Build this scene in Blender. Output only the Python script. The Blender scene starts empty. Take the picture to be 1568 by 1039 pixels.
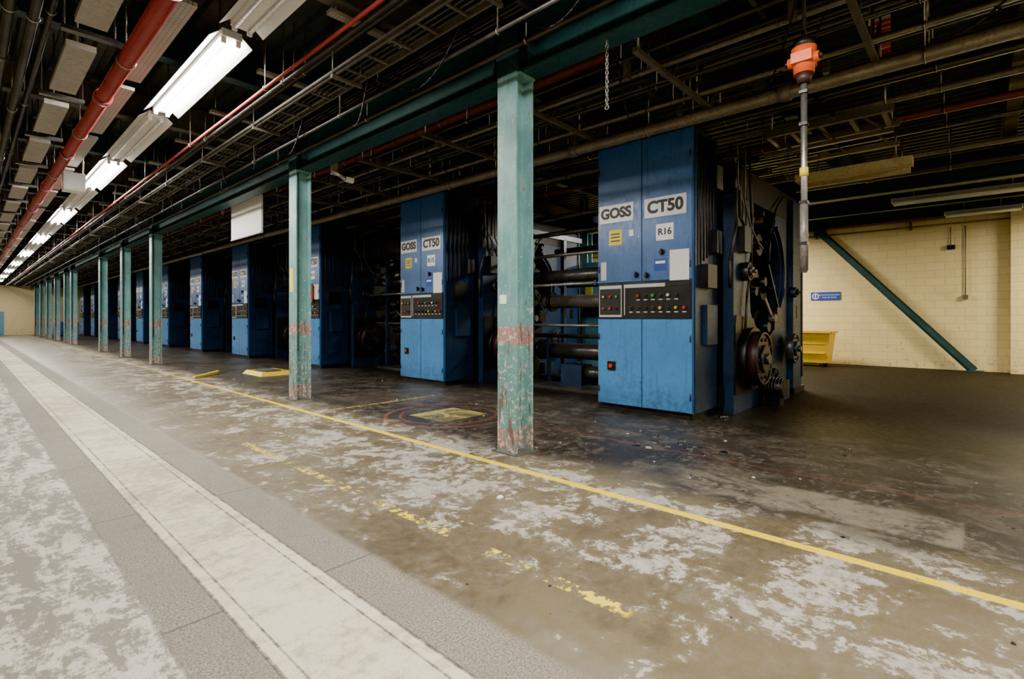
import bpy, math, random
from mathutils import Vector, Matrix
random.seed(7)
scene = bpy.context.scene
COL = scene.collection

# ------------------------------------------------------------------ node helpers
class NT:
    def __init__(s, mat):
        s.t = mat.node_tree; s.n = s.t.nodes; s.l = s.t.links
    def new(s, typ, **kw):
        nd = s.n.new(typ)
        for k, v in kw.items(): setattr(nd, k, v)
        return nd
    def put(s, sock, v):
        if hasattr(v, 'links'): s.l.new(v, sock)
        else: sock.default_value = v
    def math(s, op, a, b=0.0, c=None, clamp=False):
        nd = s.new('ShaderNodeMath', operation=op); nd.use_clamp = clamp
        s.put(nd.inputs[0], a); s.put(nd.inputs[1], b)
        if c is not None: s.put(nd.inputs[2], c)
        return nd.outputs[0]
    def ss(s, v, a, b, o0=0.0, o1=1.0):
        nd = s.new('ShaderNodeMapRange', interpolation_type='SMOOTHSTEP')
        s.put(nd.inputs[0], v)
        if a > b: a, b, o0, o1 = b, a, o1, o0
        for i, q in zip((1, 2, 3, 4), (a, b, o0, o1)): nd.inputs[i].default_value = q
        return nd.outputs[0]
    def band(s, v, a, b, e=0.01):
        return s.math('MULTIPLY', s.ss(v, a - e, a + e), s.ss(v, b + e, b - e))
    def mix(s, f, a, b, mode='MIX'):
        nd = s.new('ShaderNodeMix', data_type='RGBA', blend_type=mode)
        s.put(nd.inputs[0], f)
        for i, q in ((6, a), (7, b)):
            if isinstance(q, tuple) and len(q) == 3: q = q + (1,)
            s.put(nd.inputs[i], q)
        return nd.outputs[2]
    def noise(s, vec, scale, detail=4, rough=0.6, dist=0.0):
        nd = s.new('ShaderNodeTexNoise')
        s.l.new(vec, nd.inputs['Vector'])
        nd.inputs['Scale'].default_value = scale; nd.inputs['Detail'].default_value = detail
        nd.inputs['Roughness'].default_value = rough; nd.inputs['Distortion'].default_value = dist
        return nd.outputs[0]
    def mapping(s, vec, sc=(1, 1, 1), loc=(0, 0, 0)):
        nd = s.new('ShaderNodeMapping'); s.l.new(vec, nd.inputs[0])
        nd.inputs['Scale'].default_value = sc; nd.inputs['Location'].default_value = loc
        return nd.outputs[0]
    def bump(s, h, strength=0.2, dist=0.01):
        nd = s.new('ShaderNodeBump'); s.l.new(h, nd.inputs['Height'])
        nd.inputs['Strength'].default_value = strength; nd.inputs['Distance'].default_value = dist
        return nd.outputs[0]

def newmat(name):
    m = bpy.data.materials.new(name); m.use_nodes = True
    N = NT(m); b = N.n['Principled BSDF']
    tc = N.new('ShaderNodeTexCoord')
    return m, N, b, tc.outputs['Object']

def paint(name, col, rough=0.5, metal=0.0, var=0.25, dirt=None, dirt_amt=0.5, scale=3.0, bump=0.0, grime=None):
    m, N, b, P = newmat(name)
    n1 = N.noise(P, scale, 4, 0.65)
    n2 = N.noise(P, scale * 9, 3, 0.7)
    dark = tuple(c * (1 - var) for c in col); lite = tuple(min(1, c * (1 + var)) for c in col)
    c = N.mix(N.ss(n1, 0.3, 0.7), dark, lite)
    if dirt:
        d = N.math('MULTIPLY', N.ss(N.math('ADD', N.math('MULTIPLY', n1, .5), N.math('MULTIPLY', n2, .5)), 0.50, 0.62), dirt_amt)
        c = N.mix(d, c, dirt)
    if grime:
        sp = N.new('ShaderNodeSeparateXYZ'); N.l.new(P, sp.inputs[0])
        st = N.noise(N.mapping(P, (9, 9, .7)), 2.0, 4, .7)
        c = N.mix(N.ss(st, .52, .72, 0, .4), c, grime)
        low = N.math('MULTIPLY', N.ss(sp.outputs[2], .60, .1), N.ss(n2, .35, .65, .2, .8))
        c = N.mix(low, c, grime)
    N.l.new(c, b.inputs['Base Color'])
    N.l.new(N.ss(n2, 0.2, 0.8, max(0.05, rough - .12), min(1, rough + .12)), b.inputs['Roughness'])
    b.inputs['Metallic'].default_value = metal
    if bump: N.l.new(N.bump(n2, bump, 0.004), b.inputs['Normal'])
    return m

def emis(name, col, strength):
    m, N, b, P = newmat(name)
    b.inputs['Base Color'].default_value = col + (1,)
    b.inputs['Emission Color'].default_value = col + (1,)
    b.inputs['Emission Strength'].default_value = strength
    return m

# ------------------------------------------------------------------ mesh builder
class B:
    def __init__(s): s.v = []; s.f = []; s.m = []; s.sm = []; s.mats = []
    def mi(s, mat):
        if mat not in s.mats: s.mats.append(mat)
        return s.mats.index(mat)
    def add(s, vs, fs, mat, smooth=False):
        o = len(s.v); s.v += [tuple(v) for v in vs]; k = s.mi(mat)
        for i, f in enumerate(fs):
            s.f.append(tuple(o + j for j in f)); s.m.append(k)
            s.sm.append(smooth[i] if isinstance(smooth, list) else smooth)
    def box(s, x0, x1, y0, y1, z0, z1, mat):
        vs = [(x, y, z) for x in (x0, x1) for y in (y0, y1) for z in (z0, z1)]
        s.add(vs, [(0, 1, 3, 2), (4, 6, 7, 5), (0, 4, 5, 1), (2, 3, 7, 6), (0, 2, 6, 4), (1, 5, 7, 3)], mat)
    def obox(s, p0, p1, w, h, mat, up=(0, 0, 1)):
        p0 = Vector(p0); p1 = Vector(p1); d = (p1 - p0).normalized(); up = Vector(up)
        if abs(d.dot(up)) > .99: up = Vector((1, 0, 0))
        a = d.cross(up).normalized(); c = a.cross(d).normalized()
        vs = [p + a * (w / 2 * i) + c * (h / 2 * j) for p in (p0, p1) for i in (-1, 1) for j in (-1, 1)]
        s.add(vs, [(0, 1, 3, 2), (4, 6, 7, 5), (0, 4, 5, 1), (2, 3, 7, 6), (0, 2, 6, 4), (1, 5, 7, 3)], mat)
    def cyl(s, p0, p1, r, mat, n=12, r1=None):
        p0 = Vector(p0); p1 = Vector(p1); d = (p1 - p0).normalized()
        up = Vector((0, 0, 1)) if abs(d.z) < .9 else Vector((1, 0, 0))
        a = d.cross(up).normalized(); c = a.cross(d)
        if r1 is None: r1 = r
        vs = []
        for p, rr in ((p0, r), (p1, r1)):
            for i in range(n):
                t = 2 * math.pi * i / n
                vs.append(p + a * (math.cos(t) * rr) + c * (math.sin(t) * rr))
        fs = [(i, (i + 1) % n, n + (i + 1) % n, n + i) for i in range(n)] + [tuple(range(n - 1, -1, -1)), tuple(range(n, 2 * n))]
        s.add(vs, fs, mat, [True] * n + [False, False])
    def path(s, pts, r, mat, n=8):
        for a, b in zip(pts, pts[1:]): s.cyl(a, b, r, mat, n)
    def sag(s, p0, p1, drop, r, mat, k=10, n=6):
        p0 = Vector(p0); p1 = Vector(p1)
        pts = [p0.lerp(p1, i / k) - Vector((0, 0, drop * 4 * (i / k) * (1 - i / k))) for i in range(k + 1)]
        s.path(pts, r, mat, n)
    def torus(s, c, axis, R, r, mat, n=20, k=6, sc=(1, 1)):
        c = Vector(c); d = Vector(axis).normalized()
        up = Vector((0, 0, 1)) if abs(d.z) < .9 else Vector((1, 0, 0))
        a = d.cross(up).normalized(); e = a.cross(d)
        vs = []
        for i in range(n):
            t = 2 * math.pi * i / n; q = a * math.cos(t) * sc[0] + e * math.sin(t) * sc[1]
            for j in range(k):
                u = 2 * math.pi * j / k
                vs.append(c + q * R + (a * math.cos(t) + e * math.sin(t)) * (math.cos(u) * r) + d * (math.sin(u) * r))
        fs = [(i * k + j, ((i + 1) % n) * k + j, ((i + 1) % n) * k + (j + 1) % k, i * k + (j + 1) % k) for i in range(n) for j in range(k)]
        s.add(vs, fs, mat, True)
    def prism(s, poly, y0, y1, mat):
        n = len(poly)
        vs = [(x, y0, z) for x, z in poly] + [(x, y1, z) for x, z in poly]
        fs = [(i, (i + 1) % n, n + (i + 1) % n, n + i) for i in range(n)] + [tuple(range(n - 1, -1, -1)), tuple(range(n, 2 * n))]
        s.add(vs, fs, mat)
    def mesh(s, name):
        me = bpy.data.meshes.new(name); me.from_pydata(s.v, [], s.f)
        for m in s.mats: me.materials.append(m)
        me.polygons.foreach_set('material_index', s.m)
        me.polygons.foreach_set('use_smooth', s.sm)
        me.update()
        import bmesh
        bm = bmesh.new(); bm.from_mesh(me); bmesh.ops.recalc_face_normals(bm, faces=bm.faces); bm.to_mesh(me); bm.free()
        return me
    def obj(s, name, loc=(0, 0, 0), parent=None, bevel=0):
        o = bpy.data.objects.new(name, s.mesh(name)); COL.objects.link(o); o.location = loc
        if parent: o.parent = parent
        if bevel:
            md = o.modifiers.new('bevel', 'BEVEL'); md.width = bevel; md.segments = 2; md.limit_method = 'ANGLE'; md.angle_limit = math.radians(50)
        return o

# ------------------------------------------------------------------ materials
BLUE = paint('paint_blue', (0.052, 0.140, 0.35), .36, 0, .16, (0.02, 0.05, 0.12), .4, 1.6, grime=(0.02, 0.04, 0.09))
BLUE_LO = paint('paint_blue_door', (0.060, 0.26, 0.60), .34, 0, .12, (0.03, 0.10, 0.24), .35, 1.4, grime=(0.035, 0.10, 0.21))
DKBLUE = paint('paint_dark_blue', (0.012, 0.034, 0.082), .40, 0, .35, (0.010, 0.010, 0.012), .75, 2.5)
BLACK = paint('black_iron', (0.012, 0.012, 0.013), .40, .2, .4, (0.040, 0.032, 0.024), .4, 4)
STEEL = paint('worn_steel', (0.34, 0.33, 0.30), .35, .8, .25, (0.12, 0.10, 0.08), .5, 5)
DULL = paint('dull_machine_steel', (0.10, 0.095, 0.09), .32, .6, .3, (0.04, 0.032, 0.025), .5, 5)
PIPE = paint('pipe_grey', (0.16, 0.145, 0.125), .42, .2, .3, (0.055, 0.04, 0.03), .6, 3)
DKPIPE = paint('pipe_black', (0.034, 0.032, 0.029), .38, .2, .3, (0.07, 0.055, 0.04), .4, 3)
RED = paint('paint_red_pipe', (0.26, 0.024, 0.027), .42, 0, .25, (0.08, 0.025, 0.02), .5, 3)
OLDRED = paint('paint_old_red_pipe', (0.14, 0.030, 0.024), .5, 0, .3, (0.05, 0.025, 0.02), .6, 3)
DKRED = paint('drum_dark_red', (0.045, 0.019, 0.019), .45, .3, .35, (0.02, 0.015, 0.015), .7, 6)
ORANGE = paint('paint_orange', (0.72, 0.10, 0.012), .4, 0, .1, (0.25, 0.06, 0.02), .3, 8)
WHITE = paint('white_enamel', (0.72, 0.72, 0.68), .4, 0, .08, (0.4, 0.38, 0.33), .3, 5)
PLATE = paint('nameplate_silver', (0.58, 0.59, 0.58), .4, .1, .1, (0.25, 0.25, 0.25), .4, 12)
PAPER = paint('paper_white', (0.82, 0.83, 0.83), .7, 0, .04)
YEL = paint('sticker_yellow', (0.75, 0.58, 0.04), .5, 0, .1, (0.3, 0.25, 0.05), .4, 10)
YELBIN = paint('bin_yellow', (0.78, 0.48, 0.015), .45, 0, .15, (0.2, 0.14, 0.03), .5, 5)
INK = paint('ink_black', (0.01, 0.01, 0.012), .5)
BTN_R = paint('button_red', (0.6, 0.02, 0.02), .3); BTN_G = paint('button_green', (0.03, 0.35, 0.08), .3)
BTN_Y = paint('button_yellow', (0.7, 0.5, 0.03), .3); SIGNBLUE = paint('sign_blue', (0.01, 0.05, 0.35), .4)
TEALBOX = paint('cabinet_teal', (0.12, 0.32, 0.40), .45, 0, .15, (0.05, 0.08, 0.08), .4, 3)
BEAMG = paint('beam_green', (0.014, 0.058, 0.060), .5, 0, .3, (0.02, 0.03, 0.025), .6, 2.5)
JOIST = paint('joist_grey', (0.11, 0.10, 0.083), .6, .1, .3, (0.05, 0.04, 0.03), .5, 3)
CONC = paint('soffit_panel', (0.30, 0.27, 0.225), .7, 0, .2, (0.14, 0.12, 0.09), .5, 3)
DECK = paint('roof_deck_dark_green', (0.030, 0.044, 0.040), .55, 0, .3, (0.04, 0.028, 0.018), .5, 1.0)
TIMBER = paint('pale_timber', (0.55, 0.46, 0.27), .7, 0, .25, (0.14, 0.10, 0.06), .5, 6)
LAMPTUBE = emis('lamp_tube_lit', (1.0, 0.98, 0.95), 60)
TUBEOFF = paint('lamp_tube_unlit', (0.75, 0.75, 0.72), .25, 0, .05)
SIGNRED = paint('sign_pink_red', (0.85, 0.12, 0.16), .4)
PINK = paint('pinkish_panel', (0.55, 0.44, 0.38), .6, 0, .1, (0.2, 0.15, 0.12), .4, 3)

def perforated():
    m, N, b, P = newmat('perforated_galvanised')
    sp = N.new('ShaderNodeSeparateXYZ'); N.l.new(P, sp.inputs[0])
    fx = N.math('SUBTRACT', N.math('FRACT', N.math('MULTIPLY', sp.outputs[0], 24.0)), .5)
    fy = N.math('SUBTRACT', N.math('FRACT', N.math('MULTIPLY', sp.outputs[1], 18.0)), .5)
    d = N.math('SQRT', N.math('ADD', N.math('MULTIPLY', fx, fx), N.math('MULTIPLY', fy, fy)))
    hole = N.ss(d, .22, .16, 0, .8)
    n = N.noise(P, 3, 5)
    c = N.mix(n, (0.24, 0.22, 0.19), (0.42, 0.39, 0.34))
    c = N.mix(hole, c, (0.07, 0.06, 0.05)); N.l.new(c, b.inputs['Base Color'])
    b.inputs['Roughness'].default_value = .5; b.inputs['Metallic'].default_value = .1
    return m
PERF = perforated()

def column_mat():
    m, N, b, P = newmat('column_teal_chipped')
    sp = N.new('ShaderNodeSeparateXYZ'); N.l.new(P, sp.inputs[0]); Z = sp.outputs[2]
    n1 = N.noise(P, 2.2, 5, .65); n2 = N.noise(P, 16, 5, .75); n3 = N.noise(N.mapping(P, (6, 6, 1.0)), 2.5, 4, .7)
    c = N.mix(N.ss(n1, .3, .7), (0.088, 0.225, 0.225), (0.150, 0.320, 0.315))
    c = N.mix(N.ss(n3, .46, .70, 0, .45), c, (0.31, 0.44, 0.43))
    bz = N.math('ADD', Z, N.math('MULTIPLY', N.math('SUBTRACT', n2, .5), .08))
    hz = N.math('ADD', N.band(bz, 1.20, 1.41), N.band(bz, 0.03, 0.27), clamp=True)
    c = N.mix(N.math('MULTIPLY', hz, N.ss(N.math('ADD', n2, N.math('MULTIPLY', N.math('SUBTRACT', n1, .5), .5)), .40, .50, .15, .85)), c, (0.38, 0.14, 0.105))
    c = N.mix(N.math('MULTIPLY', hz, N.ss(n2, .52, .57, 0, .8)), c, (0.52, 0.48, 0.44))
    lim = N.ss(Z, 2.8, 0.0, 0.0, 0.10)
    chip = N.ss(N.math('ADD', n2, lim), .63, .66)
    c = N.mix(chip, c, (0.52, 0.50, 0.44))
    rust = N.ss(N.math('ADD', n3, lim), .63, .69, 0, .9)
    c = N.mix(rust, c, (0.12, 0.075, 0.05))
    N.l.new(c, b.inputs['Base Color']); N.l.new(N.ss(n2, .2, .8, .26, .5), b.inputs['Roughness'])
    N.l.new(N.bump(n2, .25, .004), b.inputs['Normal'])
    return m
COLM = column_mat()

def floor_mat():
    m, N, b, P = newmat('floor_worn_concrete')
    sp = N.new('ShaderNodeSeparateXYZ'); N.l.new(P, sp.inputs[0]); X0, Y = sp.outputs[0], sp.outputs[1]
    nA = N.noise(P, 0.55, 4, .6)
    nB = N.noise(N.mapping(P, (1, .75, 1)), 3.0, 8, .72, .5)
    nC = N.noise(P, 12, 6, .75)
    nF = N.noise(P, 85, 3, .75)
    nG = N.noise(P, 1.25, 6, .68)
    X = N.math('ADD', X0, N.math('MULTIPLY', N.math('SUBTRACT', nC, .5), .05))
    cB = N.math('SUBTRACT', nB, .5); cC = N.math('SUBTRACT', nC, .5); cG = N.math('SUBTRACT', nG, .5)
    brown = N.mix(N.ss(nA, .35, .65), (0.100, 0.073, 0.036), (0.165, 0.129, 0.072))
    brown = N.mix(N.ss(nC, .3, .75), brown, (0.128, 0.107, 0.070))
    brown = N.mix(N.ss(nG, .50, .62, 0, .6), brown, (0.185, 0.165, 0.128))
    brown = N.mix(N.ss(nG, .46, .34, 0, .6), brown, (0.062, 0.046, 0.024))
    brown = N.mix(N.ss(nF, .58, .68, 0, .4), brown, (0.23, 0.20, 0.155))
    dens = N.math('ADD', cB, N.math('MULTIPLY', cG, .60))
    dens = N.math('ADD', dens, N.math('MULTIPLY', cC, .6))
    dens = N.math('ADD', dens, N.ss(X0, 1.9, 3.2, -.12, -.008))
    dens = N.math('ADD', dens, N.math('MULTIPLY', N.band(Y, 2.6, 6.5, 1.0), .035))
    dens = N.math('ADD', dens, N.ss(X0, 3.9, 4.8, 0, -.05))
    pw = N.ss(dens, .02, .05)
    film = N.ss(dens, -.06, .02, 0, .35)
    white = N.mix(N.ss(nC, .3, .7), (0.23, 0.212, 0.178), (0.44, 0.415, 0.36))
    white = N.mix(N.ss(nF, .56, .68, 0, .45), white, (0.15, 0.13, 0.10))
    mid = N.mix(film, brown, (0.20, 0.178, 0.138)); mid = N.mix(N.math('MULTIPLY', pw, .86), mid, white)
    dk = N.mix(N.ss(nA, .4, .65), (0.026, 0.022, 0.018), (0.055, 0.045, 0.034))
    dk = N.mix(N.ss(nB, .48, .62), dk, (0.095, 0.078, 0.058))
    dk = N.mix(N.ss(N.math('ADD', nC, N.math('MULTIPLY', cG, .5)), .54, .64, 0, .55), dk, (0.20, 0.172, 0.132))
    XE = N.math('ADD', X0, N.math('MULTIPLY', cG, .25))
    patch = N.math('MULTIPLY', N.math('MULTIPLY', N.band(XE, 4.40, 4.98, .05), N.ss(Y, .065, .095)), N.ss(Y, 2.8, 1.0))
    dk = N.mix(N.math('MULTIPLY', patch, N.ss(N.math('ADD', nB, N.math('MULTIPLY', cC, .5)), .38, .56, .2, .85)), dk, (0.20, 0.172, 0.130))
    dk = N.mix(N.ss(X0, 6.4, 8.6, 0, .85), dk, (0.012, 0.009, 0.006))  # floor from the presses back: shade put into the colour, darker than its concrete
    st = N.noise(N.mapping(P, (3.2, .9, 1)), 2.0, 7, .74, .5)
    lf = N.mix(N.ss(N.math('ADD', st, N.math('MULTIPLY', cC, .7)), .45, .58), (0.19, 0.170, 0.140), (0.52, 0.49, 0.43))
    lf = N.mix(N.ss(nF, .56, .68, 0, .55), lf, (0.13, 0.115, 0.092))
    lf = N.mix(N.ss(nG, .52, .68, 0, .4), lf, (0.20, 0.176, 0.14))
    sp1 = N.mix(N.ss(nF, .40, .60), (0.110, 0.096, 0.075), (0.27, 0.245, 0.20))
    sp1 = N.mix(N.ss(nG, .4, .65, 0, .55), sp1, (0.165, 0.145, 0.112))
    joint = N.ss(N.math('ABSOLUTE', N.math('SUBTRACT', N.math('FRACT', N.math('DIVIDE', N.math('ADD', Y, N.math('MULTIPLY', cC, .03)), 1.9)), .5)), .006, .002)
    sp1 = N.mix(N.math('MULTIPLY', joint, .8), sp1, (0.06, 0.05, 0.04))
    strip = N.mix(N.ss(N.math('ADD', N.math('MULTIPLY', nC, .5), N.math('MULTIPLY', nG, .5)), .41, .56), (0.36, 0.312, 0.228), (0.62, 0.56, 0.44))
    strip = N.mix(N.ss(nF, .58, .68, 0, .7), strip, (0.20, 0.168, 0.125))
    strip = N.mix(N.ss(nB, .56, .68, 0, .55), strip, (0.27, 0.23, 0.165))
    c = lf
    c = N.mix(N.ss(X, .62, .66), c, sp1)
    c = N.mix(N.ss(X0, .905, .915), c, strip)
    c = N.mix(N.ss(X0, 1.445, 1.455), c, sp1)
    c = N.mix(N.ss(N.math('ADD', X, N.math('MULTIPLY', cB, .12)), 1.72, 1.80), c, mid)
    dmask = N.ss(N.math('ADD', X0, N.math('ADD', N.math('MULTIPLY', cG, 1.5), N.math('MULTIPLY', cC, .6))), 3.95, 4.5)
    c = N.mix(dmask, c, dk)
    gr = N.math('ADD', N.band(X0, .903, .920, .003), N.band(X0, .973, .985, .003))
    gr = N.math('ADD', gr, N.band(X0, 1.373, 1.385, .003)); gr = N.math('ADD', gr, N.band(X0, 1.441, 1.458, .003))
    gr = N.math('ADD', gr, N.math('MULTIPLY', N.band(X, .633, .647, .003), .4), clamp=True)
    c = N.mix(N.math('MULTIPLY', gr, N.ss(nC, .35, .6, .95, .45)), c, (0.045, 0.036, 0.028))
    wornA = N.ss(N.math('ADD', nC, N.math('MULTIPLY', nB, .3)), .60, .65, 1, 0)
    wornL = N.ss(nC, .57, .63, 1, .3)
    y1 = N.math('MULTIPLY', N.band(N.math('ADD', X0, N.math('MULTIPLY', cC, .02)), 3.70, 3.79, .004), wornL)
    c = N.mix(N.math('MULTIPLY', y1, N.ss(Y, 12, 16, 1, .35)), c, (0.78, 0.56, 0.012))
    dash = N.ss(N.noise(N.mapping(P, (0, 1, 0)), 2.2, 2), .44, .47)
    y2 = N.math('MULTIPLY', N.math('MULTIPLY', N.band(X, 2.25, 2.345, .006), wornA), N.math('MULTIPLY', dash, N.band(Y, 1.3, 6.5, .1)))
    c = N.mix(y2, c, (0.74, 0.57, 0.05))
    y3 = N.math('MULTIPLY', N.math('MULTIPLY', N.band(Y, 7.75, 7.85, .006), N.band(X0, 3.78, 6.2, .02)), wornA)
    c = N.mix(y3, c, (0.6, 0.5, 0.08))
    r1 = N.math('MULTIPLY', N.band(X, 5.43, 5.48, .006), N.ss(nC, .45, .6, .6, .0))
    c = N.mix(r1, c, (0.20, 0.045, 0.035))
    dx = N.math('SUBTRACT', X0, 5.15); dy = N.math('SUBTRACT', Y, 6.1)
    R = N.math('SQRT', N.math('ADD', N.math('MULTIPLY', dx, dx), N.math('MULTIPLY', dy, dy)))
    ring = N.math('MULTIPLY', N.math('ADD', N.band(R, .93, .99, .01), N.band(R, .72, .76, .01)), N.ss(nC, .45, .6, .9, .2))
    sq = N.math('MULTIPLY', N.math('MULTIPLY', N.ss(N.math('ABSOLUTE', dx), .46, .44), N.ss(N.math('ABSOLUTE', dy), .42, .40)), N.ss(nB, .42, .56, .80, .12))
    c = N.mix(sq, c, (0.50, 0.42, 0.12)); c = N.mix(ring, c, (0.20, 0.07, 0.045))
    N.l.new(c, b.inputs['Base Color'])
    rough = N.ss(nC, .3, .7, .32, .55)
    rough = N.math('ADD', rough, N.math('MULTIPLY', N.math('MULTIPLY', pw, N.math('SUBTRACT', 1.0, dmask)), .25))
    rough = N.math('ADD', rough, N.ss(X0, 1.7, 1.8, .35, 0), clamp=True)
    rough = N.math('ADD', rough, N.ss(X0, 8, 10, 0, .2), clamp=True)
    N.l.new(rough, b.inputs['Roughness'])
    N.l.new(N.ss(X0, 8, 10, .42, .10), b.inputs['Specular IOR Level'])
    h = N.math('ADD', N.math('MULTIPLY', nC, .6), N.math('MULTIPLY', nF, .4))
    N.l.new(N.bump(h, .5, .012), b.inputs['Normal'])
    return m
FLOOR = floor_mat()

def wall_mat():
    m, N, b, P = newmat('wall_cream_blockwork')
    sp = N.new('ShaderNodeSeparateXYZ'); N.l.new(P, sp.inputs[0])
    cb = N.new('ShaderNodeCombineXYZ'); N.l.new(N.math('ADD', sp.outputs[1], sp.outputs[0]), cb.inputs[0]); N.l.new(sp.outputs[2], cb.inputs[1])
    br = N.new('ShaderNodeTexBrick'); N.l.new(cb.outputs[0], br.inputs['Vector'])
    br.inputs['Scale'].default_value = 1.0; br.inputs['Brick Width'].default_value = .45; br.inputs['Row Height'].default_value = .225
    br.inputs['Mortar Size'].default_value = .007; br.inputs['Mortar Smooth'].default_value = .4
    br.inputs['Color1'].default_value = (.82, .68, .34, 1); br.inputs['Color2'].default_value = (.78, .645, .32, 1); br.inputs['Mortar'].default_value = (.58, .46, .21, 1)
    n = N.noise(P, 1.2, 6, .65); n2 = N.noise(P, 6, 4, .7)
    c = N.mix(N.ss(n, .54, .72, 0, .3), br.outputs[0], (.50, .40, .20))
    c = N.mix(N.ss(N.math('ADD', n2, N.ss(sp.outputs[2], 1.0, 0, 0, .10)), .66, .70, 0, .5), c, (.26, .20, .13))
    c = N.mix(N.ss(sp.outputs[2], 4.35, 4.5), c, (.04, .045, .035))  # upper wall darkened in the colour, painting the cutoff of the lamp light
    N.l.new(c, b.inputs['Base Color']); b.inputs['Roughness'].default_value = .55
    N.l.new(N.bump(br.outputs[1], -.3, .01), b.inputs['Normal'])
    return m
WALL = wall_mat()

# ------------------------------------------------------------------ room shell
X0, X1, Y0, Y1, ZC = -5.0, 19.5, -7.0, 64.0, 5.3
b = B(); b.box(X0 - .2, X1 + .2, Y0 - .2, Y1 + .2, -.2, 0, FLOOR); b.obj('floor')
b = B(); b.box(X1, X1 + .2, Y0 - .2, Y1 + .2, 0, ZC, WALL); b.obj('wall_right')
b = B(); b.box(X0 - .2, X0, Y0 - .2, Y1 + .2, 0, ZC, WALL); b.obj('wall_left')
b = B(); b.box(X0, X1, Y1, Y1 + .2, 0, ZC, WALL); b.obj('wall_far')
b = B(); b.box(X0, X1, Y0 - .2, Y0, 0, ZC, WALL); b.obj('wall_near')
prof = []; x = X0
while x < X1:
    for dx, dz in ((0, 0), (.10, 0), (.13, .06), (.22, .06)):
        if x + dx < X1: prof.append((x + dx, ZC + dz - .06))
    x += .25
prof.append((X1, ZC))
b = B()
n = len(prof)
vs = [(p[0], Y0 - .2, p[1]) for p in prof] + [(p[0], Y1 + .2, p[1]) for p in prof]
b.add(vs, [(i, i + 1, n + i + 1, n + i) for i in range(n - 1)], DECK)
b.box(X0 - .2, X1 + .2, Y0 - .2, Y1 + .2, ZC + .01, ZC + .2, DECK)
b.obj('ceiling')
TOP = 5.235

# ------------------------------------------------------------------ columns
col_ys = [-1.65, 3.72, 9.12, 19.5, 24.0, 28.6, 37.4, 40.1, 44.8, 49.5, 54.0, 58.5]
def column(y, x=4.10, top=4.2, name='steel_column'):
    b = B(); W = .285; t = .026
    b.box(0, t, 0, W, 0.012, top, COLM); b.box(W - t, W, 0, W, 0.012, top, COLM)
    b.box(t, W - t, W / 2 - .01, W / 2 + .01, 0.012, top, COLM)
    b.box(-.05, W + .05, -.05, W + .05, 0, .014, JOIST)
    for i in (-.025, W + .025):
        for j in (-.025, W + .025): b.cyl((i, j, .014), (i, j, .04), .014, STEEL, 6)
    b.box(0, t, -.02, W + .02, top, TOP, BEAMG)
    b.box(t, .045, W / 2 - .012, W / 2 + .012, top, TOP, BEAMG)
    b.box(t, W, -.03, W + .03, top - .025, top - .001, COLM)
    b.cyl((.06, .06, .9), (.06, .06, top - .04), .012, BEAMG, 6)
    return b.obj(name, (x, y, 0))
for y in col_ys: column(y)
for y in (9.12, 19.5, 28.6, 40.1): column(y, 13.4)
b = B(); b.box(0, .003, 0, .13, 1.98, 2.42, YEL); b.obj('column_notice', (4.0965, 9.24, 0))
b = B(); b.box(0, .003, 0, .10, 1.66, 1.76, PAPER); b.obj('column_notice', (4.0965, 3.87, 0))
def ibeam_y(b, x, y0, y1, z0, z1, w, mat, t=.03):
    b.box(x - w / 2, x + w / 2, y0, y1, z0, z0 + t, mat); b.box(x - w / 2, x + w / 2, y0, y1, z1 - t, z1, mat)
    b.box(x - t / 2, x + t / 2, y0, y1, z0 + t, z1 - t, mat)
def ibeam_x(b, y, x0, x1, z0, z1, w, mat, t=.025):
    b.box(x0, x1, y - w / 2, y + w / 2, z0, z0 + t, mat); b.box(x0, x1, y - w / 2, y + w / 2, z1 - t, z1, mat)
    b.box(x0, x1, y - t / 2, y + t / 2, z0 + t, z1 - t, mat)
b = B(); ibeam_y(b, 4.28, Y0 + .01, Y1 - .01, 4.2, 4.78, .26, BEAMG)
for y in col_ys:
    for dy in (-.12, .14, .40): b.box(4.16, 4.40, y + dy, y + dy + .012, 4.23, 4.75, BEAMG)
b.obj('roof_beam')
b = B(); ibeam_y(b, 13.58, Y0 + .01, Y1 - .01, 4.2, 4.78, .26, BEAMG); b.obj('roof_beam')
b = B()
y = Y0 + 1.2; k = 0
while y < Y1 - 1:
    ibeam_x(b, y, X0 + .01, X1 - .01, 4.82, 5.235, .18, BEAMG if k % 2 else JOIST); y += 2.7; k += 1
b.obj('steel_roof_joists')

# ------------------------------------------------------------------ light fixtures
def fixture(x, y0, z, lit, L=3.0, top=TOP, power=270, name='fluorescent_light', warm=(1, .95, .86)):
    b = B(); w = .17
    b.box(-w * .6, w * .6, 0, L, .06, .14, WHITE)
    for s in (-1, 1):
        pts = [(s * w * .6, .12), (s * w * 1.3, .02), (s * w * 1.3, .028), (s * w * .6, .13)]
        b.prism(pts, .03, L - .03, WHITE)
        b.cyl((s * .075, .06, .025), (s * .075, L - .06, .025), .02, LAMPTUBE if lit else TUBEOFF, 8)
        for yy in (.03, L - .06): b.box(s * .075 - .024, s * .075 + .024, yy, yy + .03, 0, .07, WHITE)
    for yy in (.4, L - .4): b.cyl((0, yy, .14), (0, yy, top - z), .008, STEEL, 6)
    o = b.obj(name, (x, y0, z))
    if lit:
        ld = bpy.data.lights.new('lamp_glow', 'AREA'); ld.shape = 'RECTANGLE'; ld.size = .44; ld.size_y = L - .1
        ld.energy = power; ld.color = warm
        lo = bpy.data.objects.new('lamp_glow', ld); COL.objects.link(lo); lo.parent = o
        lo.location = (0, L / 2, -.005)
    return o
y = 6.1 - 3.25 * 4; k = 0
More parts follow.
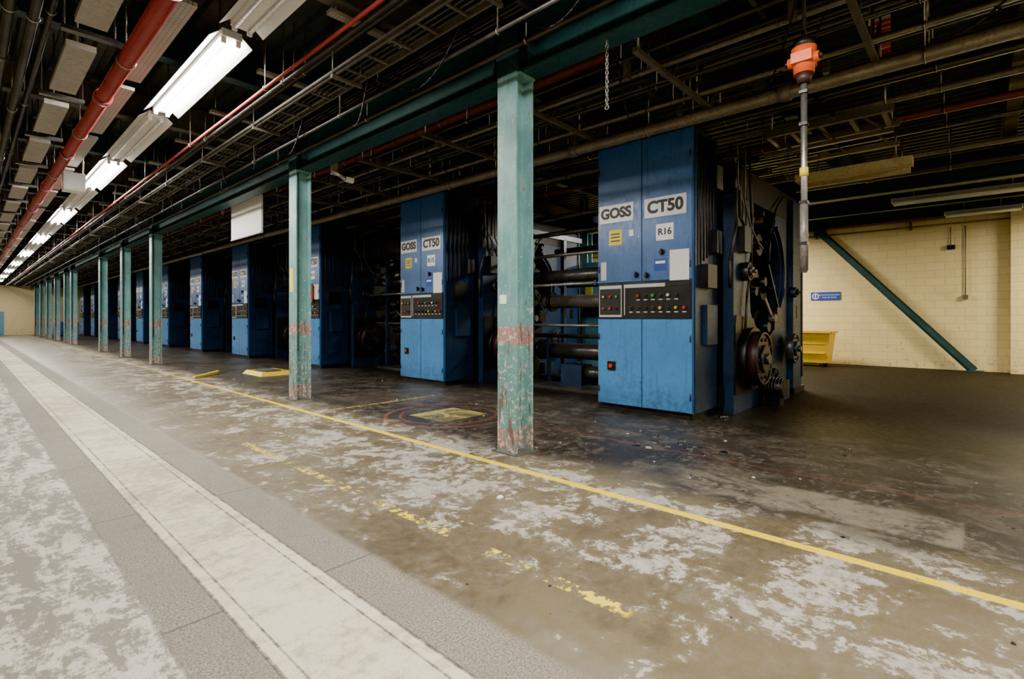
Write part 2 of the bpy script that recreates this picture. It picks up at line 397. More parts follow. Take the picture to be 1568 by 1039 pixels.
while y < 61:
    fixture(2.03, y, 4.55, k % 2 == 0, power=360 if y < 16 else 310 if y < 42 else 140)
    y += 3.25; k += 1
for (x, y, L, p) in ((16.8, 5.6, 2.4, 520), (16.8, -4.8, 2.4, 460), (16.6, 14.0, 2.4, 280), (15.6, 24, 2.4, 220), (15.6, 35, 2.4, 160), (12.0, 4.9, 1.4, 170), (12.0, 15.2, 1.4, 230), (12.0, 25.0, 1.4, 190), (9.0, -4.6, 2.4, 40)):  # bay lamps behind the press cabinets are added, unseen, to brighten the gaps
    fixture(x, y, 4.2 if x > 15 else 4.0 if x > 10 else 4.5, True, L=L, power=p, warm=(1, .89, .62) if x > 15 else (1, .95, .85))  # last lamp of the list is added out of view to light the overhead frame
fixture(14.6, -.9, 4.1, False, L=2.4); fixture(17.9, -.8, 4.2, False, L=1.5)

# ------------------------------------------------------------------ overhead services
def pipe_into(b, x, z, r, mat, y0=Y0, y1=Y1, step=3.0, flange=True, top=TOP, n=12):
    y0 = max(y0, Y0 + .1); y1 = min(y1, Y1 - .1)
    b.cyl((x, y0, z), (x, y1, z), r, mat, n)
    y = math.ceil(y0 / step) * step + .4
    while y < y1 - 1.4:
        b.cyl((x, y, z + r * .9), (x, y, top), .008, STEEL, 5)
        b.torus((x, y, z), (0, 1, 0), r + .006, .008, STEEL, 12, 4)
        if flange and r > .04: b.cyl((x, y + 1.2, z), (x, y + 1.32, z), r * 1.25, mat, n)
        y += step
def hung_pipe(name, *a, **k):
    b = B(); pipe_into(b, *a, **k); return b.obj(name)
hung_pipe('sprinkler_main_pipe', 1.13, 4.12, .075, RED)
hung_pipe('sprinkler_branch_pipe', 2.50, 4.3, .020, RED)
b = B()
for x, z, r in ((.12, 4.30, .04), (.28, 4.30, .045), (.44, 4.27, .04), (.56, 4.38, .03), (-.1, 4.3, .05), (-.35, 4.35, .05)):
    pipe_into(b, x, z, r, DKPIPE)
b.obj('service_pipes')
b = B()
y = -5.4
while y < 62:
    b.box(.70, .94, y, y + 1.45, 4.24, 4.30, CONC)
    for yy in (y + .2, y + 1.2): b.cyl((.81, yy, 4.3), (.81, yy, TOP), .01, STEEL, 5)
    b.box(.62, 1.04, y + 1.55, y + 1.63, 4.20, 4.24, DKPIPE)
    for xx in (.64, 1.02): b.cyl((xx, y + 1.59, 4.24), (xx, y + 1.59, TOP), .01, DKPIPE, 5)
    y += 2.02
b.obj('cable_trunking')
b = B()
y = -5
while y < 62:
    b.box(1.30, 1.52, y, y + 2.3, 4.46, 4.50, PERF)
    for yy in (y + .2, y + 1.8): b.cyl((1.41, yy, 4.5), (1.41, yy, TOP), .01, STEEL, 5)
    y += 2.62
b.obj('perforated_cable_tray')
def ladder(b, x, w, z, y0, y1, mat, cables=4):
    for xx in (x - w / 2, x + w / 2): b.box(xx - .012, xx + .012, y0, y1, z - .04, z + .04, mat)
    y = y0 + .15
    while y < y1:
        b.box(x - w / 2 + .012, x + w / 2 - .012, y, y + .03, z - .03, z - .01, mat); y += .45
    for i in range(cables):
        xx = x - w / 2 + .05 + (w - .1) * i / max(1, cables - 1)
        b.cyl((xx, y0, z + .01), (xx, y1, z + .01), .015, DKPIPE, 6)
    y = y0 + .5
    while y < y1:
        b.box(x - w / 2 - .05, x + w / 2 + .05, y, y + .04, z - .08, z - .04, mat)
        for xx in (x - w / 2 - .035, x + w / 2 + .035): b.cyl((xx, y + .02, z - .04), (xx, y + .02, TOP), .008, STEEL, 5)
        y += 2.4
b = B()
ladder(b, 3.15, .30, 4.42, Y0 + .1, Y1 - .1, JOIST)
ladder(b, 3.72, .22, 4.58, Y0 + .1, Y1 - .1, DKPIPE, 3)
for x, z, r, m_ in ((2.85, 4.58, .03, DKPIPE), (3.48, 4.25, .020, DKPIPE), (3.9, 4.33, .03, DKPIPE), (2.72, 4.45, .02, DKPIPE), (3.0, 4.68, .04, DKPIPE)):
    pipe_into(b, x, z, r, m_, flange=False, n=8)
y = -4.5
while y < 60:
    b.box(2.62, 3.95, y, y + .10, 4.72, 4.76, PERF)
    for xx in (2.7, 3.8): b.cyl((xx, y + .045, 4.76), (xx, y + .045, TOP), .01, STEEL, 5)
    y += 1.9
q = random.Random(21); y = 2.0
while y < 30:
    b.sag((3.3, y, 4.4), (3.85, y + 1.2 + q.random(), 4.5), .15 + .25 * q.random(), .009, BLACK)
    y += 1.7
b.obj('cable_ladder_run')

# press side
b = B()
pipe_into(b, 6.5, 4.12, .075, PIPE)
pipe_into(b, 5.25, 4.66, .07, OLDRED, 3.3, Y1)
for i, (x, z, r, m_) in enumerate(((5.55, 4.45, .03, PIPE), (5.75, 4.62, .045, DKPIPE), (5.95, 4.42, .028, DKPIPE), (6.12, 4.66, .05, DKPIPE), (6.42, 4.38, .03, PIPE),
        (6.75, 4.5, .035, DKPIPE), (6.95, 4.62, .05, PIPE), (5.08, 4.42, .022, DKPIPE), (4.75, 4.5, .04, DKPIPE), (7.05, 4.42, .03, DKPIPE), (6.25, 4.9, .06, DKPIPE), (6.6, 4.78, .045, PIPE), (5.4, 4.85, .05, DKPIPE))):
    pipe_into(b, x, z, r, m_, step=2.6, flange=(i % 2 == 0), n=10)
y = -1.0
while y < 60:
    b.box(4.72, 7.10, y, y + .06, 4.26, 4.31, JOIST)
    for xx in (4.8, 6.3, 7.08): b.cyl((xx, y + .03, 4.31), (xx, y + .03, TOP), .012, STEEL, 5)
    for xx in (5.6, 6.2, 6.7): b.obox((xx, y + .03, 4.31), (xx + .3, y + .03, 4.8), .04, .03, JOIST)
    b.box(5.0, 7.0, y + .9, y + .95, 4.76, 4.81, JOIST)
    for xx in (5.4, 6.85): b.box(xx, xx + .09, y + .5, y + .56, 4.38, 4.6, PIPE)
    if y < 30:
        b.sag((4.8, y + .3, 4.4), (6.9, y + 1.2, 4.4), .12 + .2 * q.random(), .010, BLACK)
        b.sag((5.6, y + .3, 4.4), (6.42, y + .9, 4.36), .2 + .2 * q.random(), .008, BLACK)
    y += 1.8
b.obj('overhead_pipework')
b = B()
for x, z, r, m_ in ((7.6, 4.66, .05, PIPE), (8.3, 4.66, .06, DKPIPE), (9.35, 4.74, .05, PIPE), (10.2, 4.70, .06, OLDRED), (11.9, 4.5, .05, PIPE)):
    pipe_into(b, x, z, r, m_, step=2.6, flange=True, n=10)
b.obj('overhead_pipework')

# ------------------------------------------------------------------ printing press
def press_mesh():
    b = B(); W = 1.62
    b.box(.05, .85, .03, W - .03, 0, .10, BLACK)
    b.box(0, .88, 0, W, .10, 4.30, BLUE)
    for y0, y1 in ((.012, .80), (.82, W - .012)):
        b.box(-.022, .0, y0, y1, .115, 1.485, BLUE_LO)
        b.box(-.022, .0, y0, y1, 2.08, 4.28, BLUE)
    b.box(-.03, 0, .02, W - .02, 1.495, 2.065, BLACK)
    b.box(-.036, -.03, 1.16, 1.58, 1.52, 2.03, PLATE); b.box(-.040, -.036, 1.175, 1.565, 1.555, 1.975, INK)
    b.box(-.036, -.03, .42, 1.12, 1.98, 2.035, PLATE)
    b.box(-.036, -.03, 1.10, 1.115, 1.55, 1.98, PLATE)
    b.box(-.034, -.03, .04, .40, 1.99, 2.03, INK)
    cols = [BTN_R, BTN_G, BTN_Y, WHITE, BTN_R, INK, INK]
    q = random.Random(5)
    for j, z in enumerate((1.66, 1.85)):
        for i in range(8):
            y = .12 + i * .125
            if j == 1 and i in (0, 7): continue
            m_ = cols[q.randrange(7)]
            b.cyl((-.03, y, z), (-.042, y, z), .032, DULL, 12); b.cyl((-.042, y, z), (-.062, y, z), .022, m_, 12)
            b.box(-.032, -.03, y - .03, y + .03, z - .072, z - .055, PLATE)
        for i in range(3):
            y = 1.25 + i * .12; m_ = cols[q.randrange(7)]
            b.cyl((-.04, y, z), (-.05, y, z), .028, DULL, 12); b.cyl((-.05, y, z), (-.068, y, z), .02, m_, 12)
    b.box(-.030, -.022, .955, 1.58, 3.05, 3.34, PLATE); b.box(-.030, -.022, .09, .76, 3.04, 3.34, PLATE)
    b.box(-.026, -.022, .29, .57, 2.68, 2.93, PAPER)
    b.box(-.026, -.022, 1.16, 1.40, 2.68, 2.93, YEL)
    for z in (2.85, 2.80, 2.74): b.box(-.0275, -.026, 1.20, 1.36, z, z + .02, INK)
    b.box(-.027, -.022, .95, 1.03, 2.80, 2.90, PLATE)
    b.box(-.027, -.022, .05, .35, 2.05, 2.52, PAPER)
    b.box(-.027, -.022, 1.45, 1.55, 2.12, 2.42, PLATE)
    b.box(-.026, -.022, .40, .60, 2.22, 2.40, SIGNBLUE); b.box(-.028, -.026, .42, .58, 2.33, 2.37, PAPER)
    for y, z in ((.47, 2.50), (.90, 2.18), (.72, 2.16)):
        b.cyl((-.022, y, z), (-.05, y, z), .04, BLACK, 14); b.box(-.075, -.05, y - .012, y + .012, z - .05, z + .05, BLACK)
    b.cyl((-.022, .86, 2.78), (-.03, .86, 2.78), .014, STEEL, 8)
    b.box(-.045, -.022, 1.28, 1.42, .66, .80, BLACK); b.cyl((-.045, 1.35, .73), (-.07, 1.35, .73), .035, BTN_R, 12)
    for z in (.35, 1.2, 2.3, 3.9):
        for y in (.03, W - .03): b.cyl((-.03, y, z - .05), (-.03, y, z + .05), .012, DKBLUE, 8)
    for z in (.5, 1.1): b.cyl((-.022, .84, z), (-.032, .84, z), .018, STEEL, 10)
    b.box(.03, .86, -.02, 0, .12, 4.28, DKBLUE)
    for i in range(5):
        xx = .15 + i * .12
        b.path([(xx, -.045, 2.3 + .05 * i), (xx, -.045, 4.2)], .016, BLACK, 7)
    b.box(.2, .55, -.14, -.02, 1.95, 2.3, BLACK); b.box(.6, .82, -.12, -.02, 2.5, 2.85, BLACK); b.box(.3, .7, -.09, -.02, 1.1, 1.7, DKBLUE)
    def arc(cx, cz, r, a0, a1, k=10):
        return [(cx + r * math.cos(math.radians(a0 + (a1 - a0) * i / k)), cz + r * math.sin(math.radians(a0 + (a1 - a0) * i / k))) for i in range(k + 1)]
    for y0, y1 in ((-.24, -.08), (1.72, 1.88)):
        right = [(4.6, .0), (4.6, 3.9), (3.25, 3.9), (3.2, 3.45)] + arc(2.65, 2.35, .85, 62, -62, 14) + [(3.1, 1.45), (3.1, 1.25), (3.1, 0)]
        b.prism(right, y0, y1, DKBLUE)
        b.box(.95, 3.1, y0, y1, .0, .62, DKBLUE)
        left = [(.95, .62), (1.9, .62), (1.9, 1.4), (1.75, 1.6), (1.65, 2.4), (1.9, 2.9), (1.9, 3.6), (.95, 3.7)]
        b.prism(left, y0, y1, DKBLUE)
        b.box(.95, 4.6, y0 - .01, y1, 3.45, 3.95, BLACK)
        b.prism([(1.9, .62), (3.1, .62), (3.1, 1.3), (2.6, 1.1), (2.2, 1.3), (1.9, 1.4)], y0, y1, BLACK)
    b.box(3.98, 4.6, -.34, -.24, .0, 3.85, DKBLUE); b.box(3.9, 4.68, -.38, -.1, 0, .12, BLACK)
    b.box(4.58, 4.64, -.36, -.1, .3, 3.9, BLACK)
    b.box(1.0, 4.55, -.08, 1.72, .0, .22, BLACK)
    b.box(1.0, 1.6, .05, 1.6, .22, 3.6, BLACK)
    b.box(3.7, 4.5, 0.0, 1.7, .22, 3.7, BLACK)
    b.box(1.6, 3.7, .35, 1.25, .22, 3.7, BLACK)
    for (x, z, r) in ((1.95, 1.02, .3), (2.7, 1.35, .3), (3.4, 1.0, .28), (2.0, 1.95, .2), (2.5, 2.15, .24), (3.0, 2.05, .22), (2.2, 2.75, .16), (2.75, 2.85, .2), (2.4, 3.35, .13), (3.1, 3.35, .13)):
        b.cyl((x, -.08, z), (x, 1.72, z), r, DULL if r < .21 else BLACK, 22)
        b.cyl((x, -.26, z), (x, -.08, z), r * .35, BLACK, 14)
    def wheel(x, z, r, y, m1, m2, spokes=5):
        b.cyl((x, y, z), (x, y - .12, z), r, m1, 28); b.torus((x, y - .12, z), (0, 1, 0), r * .93, r * .07, m2, 28, 6)
        b.cyl((x, y - .12, z), (x, y - .17, z), r * .5, m2, 20); b.cyl((x, y - .17, z), (x, y - .22, z), r * .2, DULL, 14)
        for i in range(spokes * 2):
            t = math.pi * i / spokes
            b.cyl((x + r * .72 * math.cos(t), y - .12, z + r * .72 * math.sin(t)), (x + r * .72 * math.cos(t), y - .145, z + r * .72 * math.sin(t)), r * .06, BLACK, 8)
    b.prism([(.96, .3), (1.95, .3), (2.05, .7), (2.05, 1.2), (1.8, 1.5), (1.0, 1.55), (.96, 1.4)], -.27, -.24, BLACK)
    b.cyl((1.55, -.27, .85), (1.55, -.38, .85), .50, BLACK, 32)
    wheel(1.55, .85, .44, -.38, DKRED, BLACK)
    wheel(3.65, .92, .29, -.34, DULL, DKBLUE)
    wheel(1.35, 2.25, .15, -.24, BLACK, DULL, 3)
    wheel(3.72, 2.0, .10, -.34, DKBLUE, BLACK, 3)
    wheel(2.75, .42, .18, -.24, BLACK, BLACK, 3)
    b.obox((2.3, -.3, 1.85), (2.75, -.3, 1.5), .03, .07, PIPE); b.cyl((2.75, -.25, 1.5), (2.75, -.36, 1.5), .08, PIPE, 12)
    b.obox((2.5, -.3, 2.45), (3.1, -.3, 1.7), .03, .05, BLACK)
    ar = arc(2.65, 2.35, .95, 62, -62, 14)
    for p, r_ in zip(ar, ar[1:]): b.obox((p[0], -.27, p[1]), (r_[0], -.27, r_[1]), .05, .06, DKBLUE)
    b.box(2.05, 2.22, -.29, -.24, .42, .50, PAPER); b.box(4.2, 4.34, -.35, -.34, 1.5, 1.75, BLACK)
    b.box(1.1, 1.4, -.36, -.24, 2.55, 2.95, BLACK); b.box(2.9, 3.15, -.34, -.24, 1.42, 1.7, BLACK)
    b.path([(1.05, -.3, 4.2), (1.05, -.3, 3.1), (1.15, -.34, 2.95), (1.15, -.34, 2.9)], .024, BLACK)
    b.path([(1.3, -.3, 4.2), (1.28, -.3, 3.4), (1.5, -.32, 3.0), (1.9, -.3, 2.8), (2.2, -.3, 2.7)], .018, PIPE)
    b.path([(1.5, -.3, 4.2), (1.6, -.3, 3.2), (1.6, -.3, 2.4), (1.4, -.3, 1.9), (1.3, -.3, 1.3)], .020, BLACK)
    b.path([(3.4, -.3, 3.8), (2.9, -.32, 3.5), (2.6, -.3, 3.0), (2.55, -.3, 2.5)], .018, BLACK)
    b.path([(.95, -.3, 4.2), (.97, -.3, 3.6), (1.2, -.3, 3.3), (1.22, -.3, 2.9)], .016, PIPE)
    b.path([(.9, -.2, 4.2), (.93, -.28, 3.9), (.86, -.3, 3.5), (.92, -.3, 3.0), (.85, -.22, 2.4), (.9, -.2, 2.0)], .022, DKPIPE)
    b.box(1.0, 4.5, 0, 1.7, 3.95, 4.05, BLACK)
    for i, (x, z) in enumerate(((1.3, 4.18), (2.0, 4.2), (2.7, 4.18), (3.5, 4.2))):
        b.cyl((x, -.3, z), (x, 1.9, z), .05, DKPIPE, 10)
        for yy in (.1, 1.5): b.cyl((x, yy, 4.05), (x, yy, z), .02, DKPIPE, 6)
    b.box(2.2, 2.9, .2, 1.3, 4.05, 4.16, DKBLUE)
    b.cyl((2.4, -.6, .30), (2.4, -.24, .30), .17, BLACK, 18); b.box(2.28, 2.52, -.55, -.3, 0, .2, BLACK)
    for i in range(6): b.torus((2.4, -.58 + i * .05, .30), (0, 1, 0), .175, .008, DULL, 18, 4)
    b.box(3.0, 3.4, -.42, -.24, 0, .35, DKBLUE)
    b.box(.9, 1.0, -.1, -.02, .1, .45, BLACK)
    return b.mesh('printing_press')
PM = press_mesh()
press_ys = [3.06, 8.68, 14.4, 20.0, 25.4, 30.8, 36.2, 41.6, 47.0, 52.4, 57.8]
def text(s, size, loc, parent, mat, rot=(math.pi / 2, 0, -math.pi / 2), name='lettering', ext=.002, off=0.0):
    cu = bpy.data.curves.new(name, 'FONT'); cu.body = s; cu.size = size; cu.extrude = ext; cu.align_x = 'CENTER'; cu.align_y = 'CENTER'; cu.offset = off
    cu.materials.append(mat)
    o = bpy.data.objects.new(name, cu); COL.objects.link(o); o.location = loc; o.rotation_euler = rot; o.parent = parent
    return o
for i, y in enumerate(press_ys):
    o = bpy.data.objects.new('printing_press', PM); COL.objects.link(o); o.location = (7.2, y, 0)
    md = o.modifiers.new('bevel', 'BEVEL'); md.width = .006; md.segments = 1; md.limit_method = 'ANGLE'; md.angle_limit = math.radians(60)
    if i < 6:
        text('GOSS', .225, (-.032, 1.27, 3.195), o, INK, off=.010)
        text('CT50', .25, (-.032, .425, 3.19), o, INK, off=.010)
        text('R%d' % (16 - i), .14, (-.028, .43, 2.805), o, INK, off=.003)

for a, c in zip(press_ys, press_ys[1:]):
    b = B()
    ya, yb = a + 1.95, c - .70
    for x, z, r in ((8.7, 1.35, .03), (9.3, 1.1, .05), (10.3, 3.2, .06), (9.0, 2.9, .04), (8.45, 2.2, .035), (8.6, 3.3, .05)):
        b.cyl((x, ya, z), (x, yb, z), r, STEEL if r < .05 else DULL, 10)
    b.cyl((9.9, ya, 1.9), (9.9, yb, 1.9), .16, PIPE, 18)
    b.cyl((10.5, ya, 2.4), (10.5, yb, 2.4), .13, DULL, 18)
    b.cyl((9.2, ya, 2.45), (9.2, yb, 2.45), .14, DULL, 18)
    b.cyl((9.5, ya, .75), (9.5, yb, .75), .18, DULL, 18)
    for x, z in ((9.9, 1.9), (9.2, 2.45), (9.5, .75)):
        for yy in (ya + .15, yb - .25): b.cyl((x, yy, z), (x, yy + .06, z), .24, BLACK, 20)
    b.box(9.6, 10.2, ya, yb, .0, .12, BLACK); b.box(8.5, 9.2, ya + .3, yb - .3, 0, .06, DULL)
    b.box(8.9, 9.3, ya + 1.2, ya + 1.75, .06, .5, DKBLUE); b.cyl((9.1, ya + .8, .33), (9.1, ya + 1.2, .33), .14, DULL, 16)
    for yy in (ya + .5, yb - .6):
        b.box(8.4, 10.6, yy, yy + .08, 3.38, 3.5, DKBLUE)
        b.box(9.85, 9.95, yy, yy + .1, .12, 3.4, DKBLUE); b.box(8.65, 8.75, yy, yy + .08, 0, 3.4, DKBLUE)
        b.box(8.4, 8.75, yy, yy + .06, 2.15, 2.25, DKBLUE); b.box(8.75, 9.2, yy, yy + .06, 2.4, 2.5, DKBLUE)
        b.box(9.95, 10.5, yy, yy + .06, 2.35, 2.45, DKBLUE); b.box(9.25, 9.35, yy, yy + .06, 0, 1.1, DKBLUE)
        b.box(9.3, 9.9, yy, yy + .06, .7, .8, DKBLUE)
    b.obj('web_transfer_rollers')
    b = B(); y0, y1 = c - 1.75, c - .2
    b.box(12.25, 13.05, y0 + .02, y1 - .02, 0, .1, BLACK); b.box(12.2, 13.1, y0, y1, .1, 3.1, TEALBOX)
    b.box(12.18, 12.2, y0 + .02, (y0 + y1) / 2 - .01, .15, 1.5, BLUE_LO); b.box(12.18, 12.2, (y0 + y1) / 2 + .01, y1 - .02, .15, 1.5, TEALBOX)
    b.box(12.17, 12.2, y0 + .02, y1 - .02, 1.55, 2.0, BLACK)
    b.box(12.19, 12.2, y1 - .6, y1 - .05, 2.6, 2.85, PLATE); b.box(12.19, 12.2, y1 - .35, y1 - .1, 2.15, 2.4, YEL)
    ob = b.obj('electrical_cabinet', bevel=.008)
    text('GOSS', .2, (12.185, y1 - .33, 2.72), ob, INK)
    b = B(); b.box(15.0, 15.06, c + .6, c + 2.6, .1, 2.9, PINK)
    for yy in (c + .6, c + 2.54): b.box(14.96, 15.1, yy, yy + .06, 0, 3.0, STEEL)
    b.box(14.96, 15.1, c + .6, c + 2.6, 2.9, 2.96, STEEL); b.box(14.96, 15.1, c + .6, c + 2.6, 1.2, 1.26, STEEL)
    b.obj('partition_screen')

# ------------------------------------------------------------------ orange hoist
b = B(); hx, hy = 6.23, 1.41
b.cyl((hx, hy, 4.55), (hx, hy, 6.15), .02, BLACK, 8)
b.cyl((hx, hy, 4.44), (hx, hy, 4.52), .11, BLACK, 16); b.torus((hx, hy, 4.58), (0, 1, 0), .05, .012, BLACK, 14, 6)
b.cyl((hx, hy, 4.16), (hx, hy, 4.44), .10, ORANGE, 16, .125)
b.box(hx - .13, hx + .13, hy - .10, hy + .10, 4.26, 4.37, ORANGE)
b.cyl((hx - .02, hy - .15, 4.31), (hx - .02, hy + .15, 4.31), .055, ORANGE, 12)
for s in (-1, 1): b.cyl((hx - .02, hy + s * .15, 4.31), (hx - .02, hy + s * .18, 4.31), .03, BLACK, 10)
b.cyl((hx, hy, 4.06), (hx, hy, 4.16), .06, DKRED, 14, .09)
b.cyl((hx, hy, 2.0), (hx, hy, 4.08), .032, STEEL, 12)
b.cyl((hx, hy, 2.02), (hx, hy, 2.75), .042, PIPE, 12); b.cyl((hx, hy, 3.05), (hx, hy, 3.14), .044, YEL, 12)
b.cyl((hx + .05, hy, 2.1), (hx + .05, hy, 4.1), .009, BLACK, 6)
for z in (2.3, 2.75, 3.6, 3.95): b.box(hx - .045, hx + .06, hy - .04, hy + .04, z, z + .03, BLACK)
o = b.obj('pendant_hoist', (0, 0, .3)); o.scale = (.8, .8, .8)
b = B(); z = 3.58; i = 0
while z < 4.2:
    b.torus((4.2425, 2.66, z), (1, 0, 0) if i % 2 else (0, 1, 0), .017, .0045, STEEL, 12, 5, (.8, 1.6)); z += .043; i += 1
b.torus((4.2425, 2.66, 3.545), (1, 0, 0), .02, .006, STEEL, 12, 5)
b.obj('hanging_chain')
b = B()
b.box(4.52, 4.64, 8.60, 8.65, 4.10, 4.95, CONC); b.obox((4.58, 8.62, 4.16), (4.68, 8.35, 3.98), .11, .05, CONC); b.obox((4.67, 8.38, 4.0), (4.80, 8.34, 3.98), .11, .07, WHITE)
b.cyl((4.58, 8.62, 4.9), (4.58, 8.62, TOP), .012, STEEL, 6)
b.obj('hanging_bracket')
b = B(); b.box(4.60, 4.64, 12.0, 13.9, 3.45, 4.32, WHITE)
for yy in (12.2, 13.7): b.cyl((4.62, yy, 4.32), (4.62, yy, TOP), .01, STEEL, 5)
b.box(4.59, 4.60, 12.0, 13.9, 3.45, 3.48, PLATE); b.box(4.59, 4.60, 12.0, 13.9, 4.29, 4.32, PLATE)
b.obj('hanging_sign')
b = B(); b.box(1.28, 1.60, 12.6, 12.9, 3.92, 4.26, WHITE)
b.box(1.30, 1.58, 12.59, 12.6, 3.95, 4.23, PLATE); b.cyl((1.58, 12.75, 4.26), (1.58, 12.75, TOP), .012, STEEL, 8)
b.obj('junction_box')

# ------------------------------------------------------------------ upper platform frame, right
b = B()
for x in (9.0, 9.75):
    b.box(x - .04, x + .04, .9, 2.62, 4.46, 4.56, STEEL); b.box(x - .03, x + .03, .9, 2.62, 4.16, 4.22, STEEL)
for y in (1.0, 1.4, 1.8, 2.2, 2.55): b.box(9.03, 9.72, y, y + .06, 4.48, 4.54, STEEL)
for x in (9.0, 9.75):
    for y in (1.0, 1.6, 2.2): b.obox((x, y, 4.2), (x, y + .28, 4.48), .03, .03, STEEL)
    for y in (1.0, 2.5): b.cyl((x, y, 4.54), (x, y, TOP), .014, STEEL, 6)
b.obj('overhead_support_frame')
b = B(); b.box(10.4, 10.65, .8, 2.5, 4.0, 4.14, TIMBER); b.box(11.3, 11.42, .9, 2.6, 4.08, 4.2, TIMBER)
for y in (1.0, 2.3):
    b.box(10.38, 11.44, y, y + .05, 4.14, 4.19, STEEL)
    for x in (10.45, 11.38): b.cyl((x, y + .02, 4.19), (x, y + .02, 4.8), .012, STEEL, 6)
b.obj('overhead_timber_walkway')
b = B(); bx, by = 7.68, .80
b.box(bx + .01, bx + .015, by, by + .16, 4.52, 5.22, PAPER)
for i in range(11): b.box(bx, bx + .01, by, by + .16, 4.53 + i * .06, 4.57 + i * .06, SIGNRED)
b.obj('striped_warning_panel')
b = B(); pipe_into(b, 12.6, 4.35, .06, PIPE, Y0, 3.0); pipe_into(b, 11.0, 4.68, .035, STEEL, Y0, 2.4); b.obj('service_pipes')
b = B()
ibeam_y(b, 17.25, Y0 + .01, Y1 - .01, 4.45, 4.78, .2, BEAMG); b.obj('roof_beam')
b = B(); b.cyl((19.3, Y0 + .1, 4.45), (19.3, Y1 - .1, 4.45), .045, OLDRED, 10); b.cyl((19.3, Y0 + .1, 4.22), (19.3, Y1 - .1, 4.22), .02, PIPE, 8)
y = -6
while y < 63: b.box(19.28, 19.49, y, y + .05, 4.15, 4.5, PIPE); y += 2.5
b.obj('wall_pipe')

# ------------------------------------------------------------------ back wall items
b = B(); b.box(19.2, 19.5, -1.6, -.62, 0, 5.2, WALL); b.obj('wall_pilaster')
b = B(); b.box(19.2, 19.5, 8.6, 9.4, 0, 5.2, WALL); b.obj('wall_pilaster')
b = B(); b.obox((19.33, 3.9, 4.35), (19.33, .12, .02), .22, .03, BEAMG, (1, 0, 0)); b.obox((19.26, 3.9, 4.35), (19.26, .12, .04), .03, .12, BEAMG, (0, 0, 1))
b.box(19.18, 19.48, -.1, .28, 0, .03, BEAMG); b.box(19.2, 19.49, 3.75, 4.05, 4.2, 4.5, BEAMG); b.obj('diagonal_wall_brace')
b = B(); b.box(19.47, 19.5, 3.35, 4.2, 2.10, 2.37, SIGNBLUE); b.cyl((19.47, 4.06, 2.235), (19.465, 4.06, 2.235), .10, PAPER, 20); b.cyl((19.466, 4.06, 2.235), (19.46, 4.06, 2.235), .07, SIGNBLUE, 20); b.box(19.455, 19.46, 4.04, 4.08, 2.18, 2.29, PAPER)
o = b.obj('safety_sign'); text('PROTECTIVE EQUIPMENT', .055, (19.465, 3.66, 2.27), o, PAPER); text('MUST BE WORN', .055, (19.465, 3.66, 2.19), o, PAPER)
b = B(); b.cyl((19.46, .3, 2.15), (19.46, .3, 4.15), .014, PIPE, 6); b.box(19.4, 19.5, .24, .36, 2.05, 2.17, PIPE)
b.cyl((19.46, .62, 3.6), (19.46, .62, 4.15), .012, PIPE, 6); b.box(19.4, 19.5, .52, .7, 3.5, 3.62, BLACK); b.obj('wall_switch_conduit')
b = B()
def taper(b, x0, x1, y0, y1, z0, z1, e, mat, t=.03):
    vo = [(x0 + e, y0 + e, z0), (x1 - e, y0 + e, z0), (x1 - e, y1 - e, z0), (x0 + e, y1 - e, z0), (x0, y0, z1), (x1, y0, z1), (x1, y1, z1), (x0, y1, z1)]
    vi = [(x0 + e + t, y0 + e + t, z0 + t), (x1 - e - t, y0 + e + t, z0 + t), (x1 - e - t, y1 - e - t, z0 + t), (x0 + e + t, y1 - e - t, z0 + t), (x0 + t, y0 + t, z1), (x1 - t, y0 + t, z1), (x1 - t, y1 - t, z1), (x0 + t, y1 - t, z1)]
    f = [(0, 3, 2, 1)] + [(i, (i + 1) % 4, 4 + (i + 1) % 4, 4 + i) for i in range(4)] + [(8, 9, 10, 11)] + [(8 + i, 12 + i, 12 + (i + 1) % 4, 8 + (i + 1) % 4) for i in range(4)] + [(4 + i, 4 + (i + 1) % 4, 12 + (i + 1) % 4, 12 + i) for i in range(4)]
    b.add(vo + vi, f, mat)
taper(b, 17.9, 18.8, 3.35, 5.0, .12, 1.08, .10, YELBIN)
for a, c_ in (((17.87, 3.32), (17.87, 5.03)), ((18.83, 3.32), (18.83, 5.03)), ((17.87, 3.32), (18.83, 3.32)), ((17.87, 5.03), (18.83, 5.03))):
    b.obox((a[0], a[1], 1.07), (c_[0], c_[1], 1.07), .06, .06, YELBIN)
for x in (18.08, 18.62):
    for y in (3.6, 4.75): b.cyl((x - .025, y, .06), (x + .025, y, .06), .06, BLACK, 14); b.box(x - .04, x + .04, y - .03, y + .03, .08, .125, STEEL)
for z in (.4, .7): b.box(17.93, 17.97, 3.5, 4.85, z, z + .03, YELBIN)
b.obj('yellow_waste_bin')

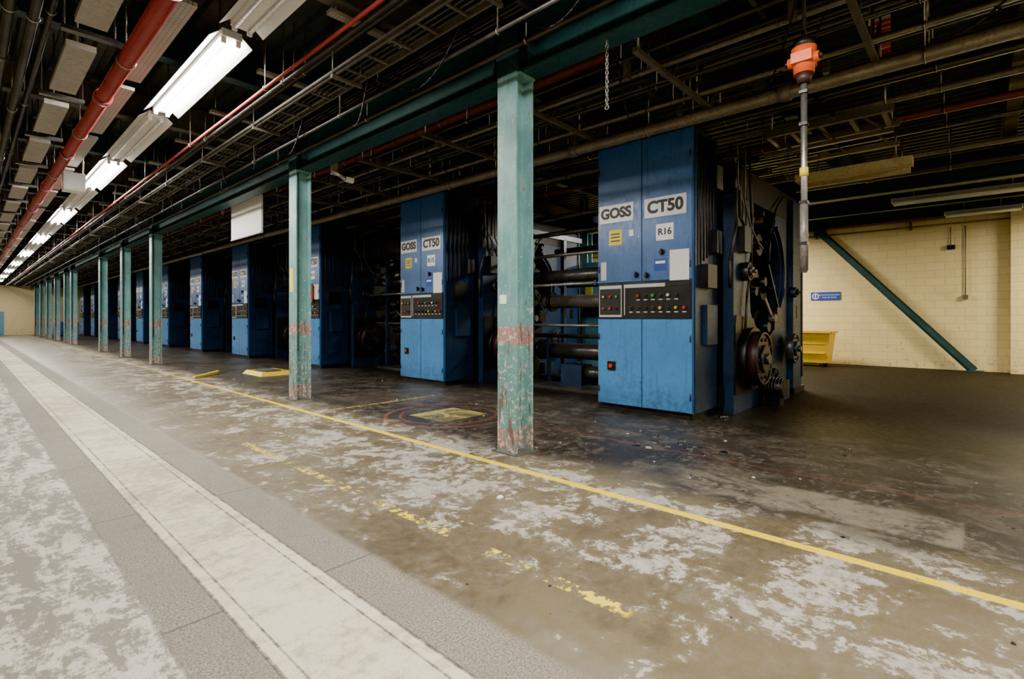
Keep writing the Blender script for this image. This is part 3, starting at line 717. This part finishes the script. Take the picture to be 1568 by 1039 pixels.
# ------------------------------------------------------------------ floor clutter
b = B()
taper(b, 5.25, 5.95, 13.6, 14.7, 0.0, .10, -.08, YEL)
b.box(5.4, 5.8, 13.8, 14.5, .06, .12, JOIST)
b.obj('yellow_drip_tray')
b = B()
for i in range(5):
    x = 3.9 + i * .13; y = 14.4 + .12 * i
    b.obox((x, y, .03), (x + .25, y + .22, .035 + .01 * i), .07, .05, YEL)
b.obj('yellow_cable_protector')
b = B(); q = random.Random(11)
def chip(x, y, s, mat):
    n = q.randrange(4, 7); a0 = q.random() * 6; pts = []
    for i in range(n):
        t = a0 + 2 * math.pi * i / n; r = s * (.6 + .6 * q.random()); pts.append((x + r * math.cos(t), y + r * math.sin(t)))
    h = s * (.15 + .3 * q.random())
    vs = [(p[0], p[1], .0005) for p in pts] + [(x + (p[0] - x) * .7, y + (p[1] - y) * .7, h) for p in pts]
    b.add(vs, [(i, (i + 1) % n, n + (i + 1) % n, n + i) for i in range(n)] + [tuple(range(n, 2 * n)), tuple(range(n - 1, -1, -1))], mat)
for i in range(620):
    x = 4.3 + q.random() * 2.8 if q.random() < .65 else 1.8 + q.random() * 5.3
    y = -1.5 + (q.random() ** 1.6) * 22
    chip(x, y, .005 + .018 * q.random() ** 3, q.choice([JOIST, JOIST, BLACK, BLACK, WHITE]))
for i in range(16): chip(5.7 + q.gauss(0, .25), 2.6 + q.gauss(0, .35), .03 + .04 * q.random(), BLACK)
for i in range(7): chip(7.3 + .6 * q.random(), 2.9 - .15 * q.random(), .04 + .03 * q.random(), BLACK)
chip(3.05, 2.95, .035, PAPER)
b.obj('floor_debris')
b = B(); b.box(6.96, 7.12, 14.70, 15.05, 2.0, 2.5, ORANGE); b.box(6.94, 6.96, 14.73, 15.02, 2.05, 2.45, RED); b.obj('fire_alarm_box')
for y in (47, 55):
    b = B(); b.box(5.0, 5.6, y, y + .9, .1, 1.2, BLUE); b.box(5.05, 5.55, y + .05, y + .85, 1.2, 1.35, PLATE); b.box(5.05, 5.55, y + .05, y + .85, 0, .1, BLACK); b.obj('control_console', bevel=.01)
b = B(); b.box(1.5, 2.5, 63.92, 63.98, 0, 2.1, TEALBOX); b.box(1.45, 1.5, 63.9, 63.99, 0, 2.15, WHITE); b.box(2.5, 2.55, 63.9, 63.99, 0, 2.15, WHITE); b.box(1.45, 2.55, 63.9, 63.99, 2.1, 2.16, WHITE); b.obj('door_1')

# ------------------------------------------------------------------ world, camera
w = bpy.data.worlds.new('World'); scene.world = w; w.use_nodes = True
w.node_tree.nodes['Background'].inputs[0].default_value = (.5, .5, .5, 1); w.node_tree.nodes['Background'].inputs[1].default_value = .05
cam = bpy.data.cameras.new('camera'); co = bpy.data.objects.new('camera', cam); COL.objects.link(co)
co.location = (0, 0, 1.5); co.rotation_euler = (math.pi / 2, 0, -math.radians(47.3))
cam.sensor_width = 36; cam.lens = 776 / 1568 * 36; cam.shift_y = -32.5 / 1568
cam.clip_end = 200
scene.camera = co
scene.view_settings.view_transform = 'AgX'
scene.view_settings.look = 'AgX - Punchy'
scene.view_settings.exposure = 1.0
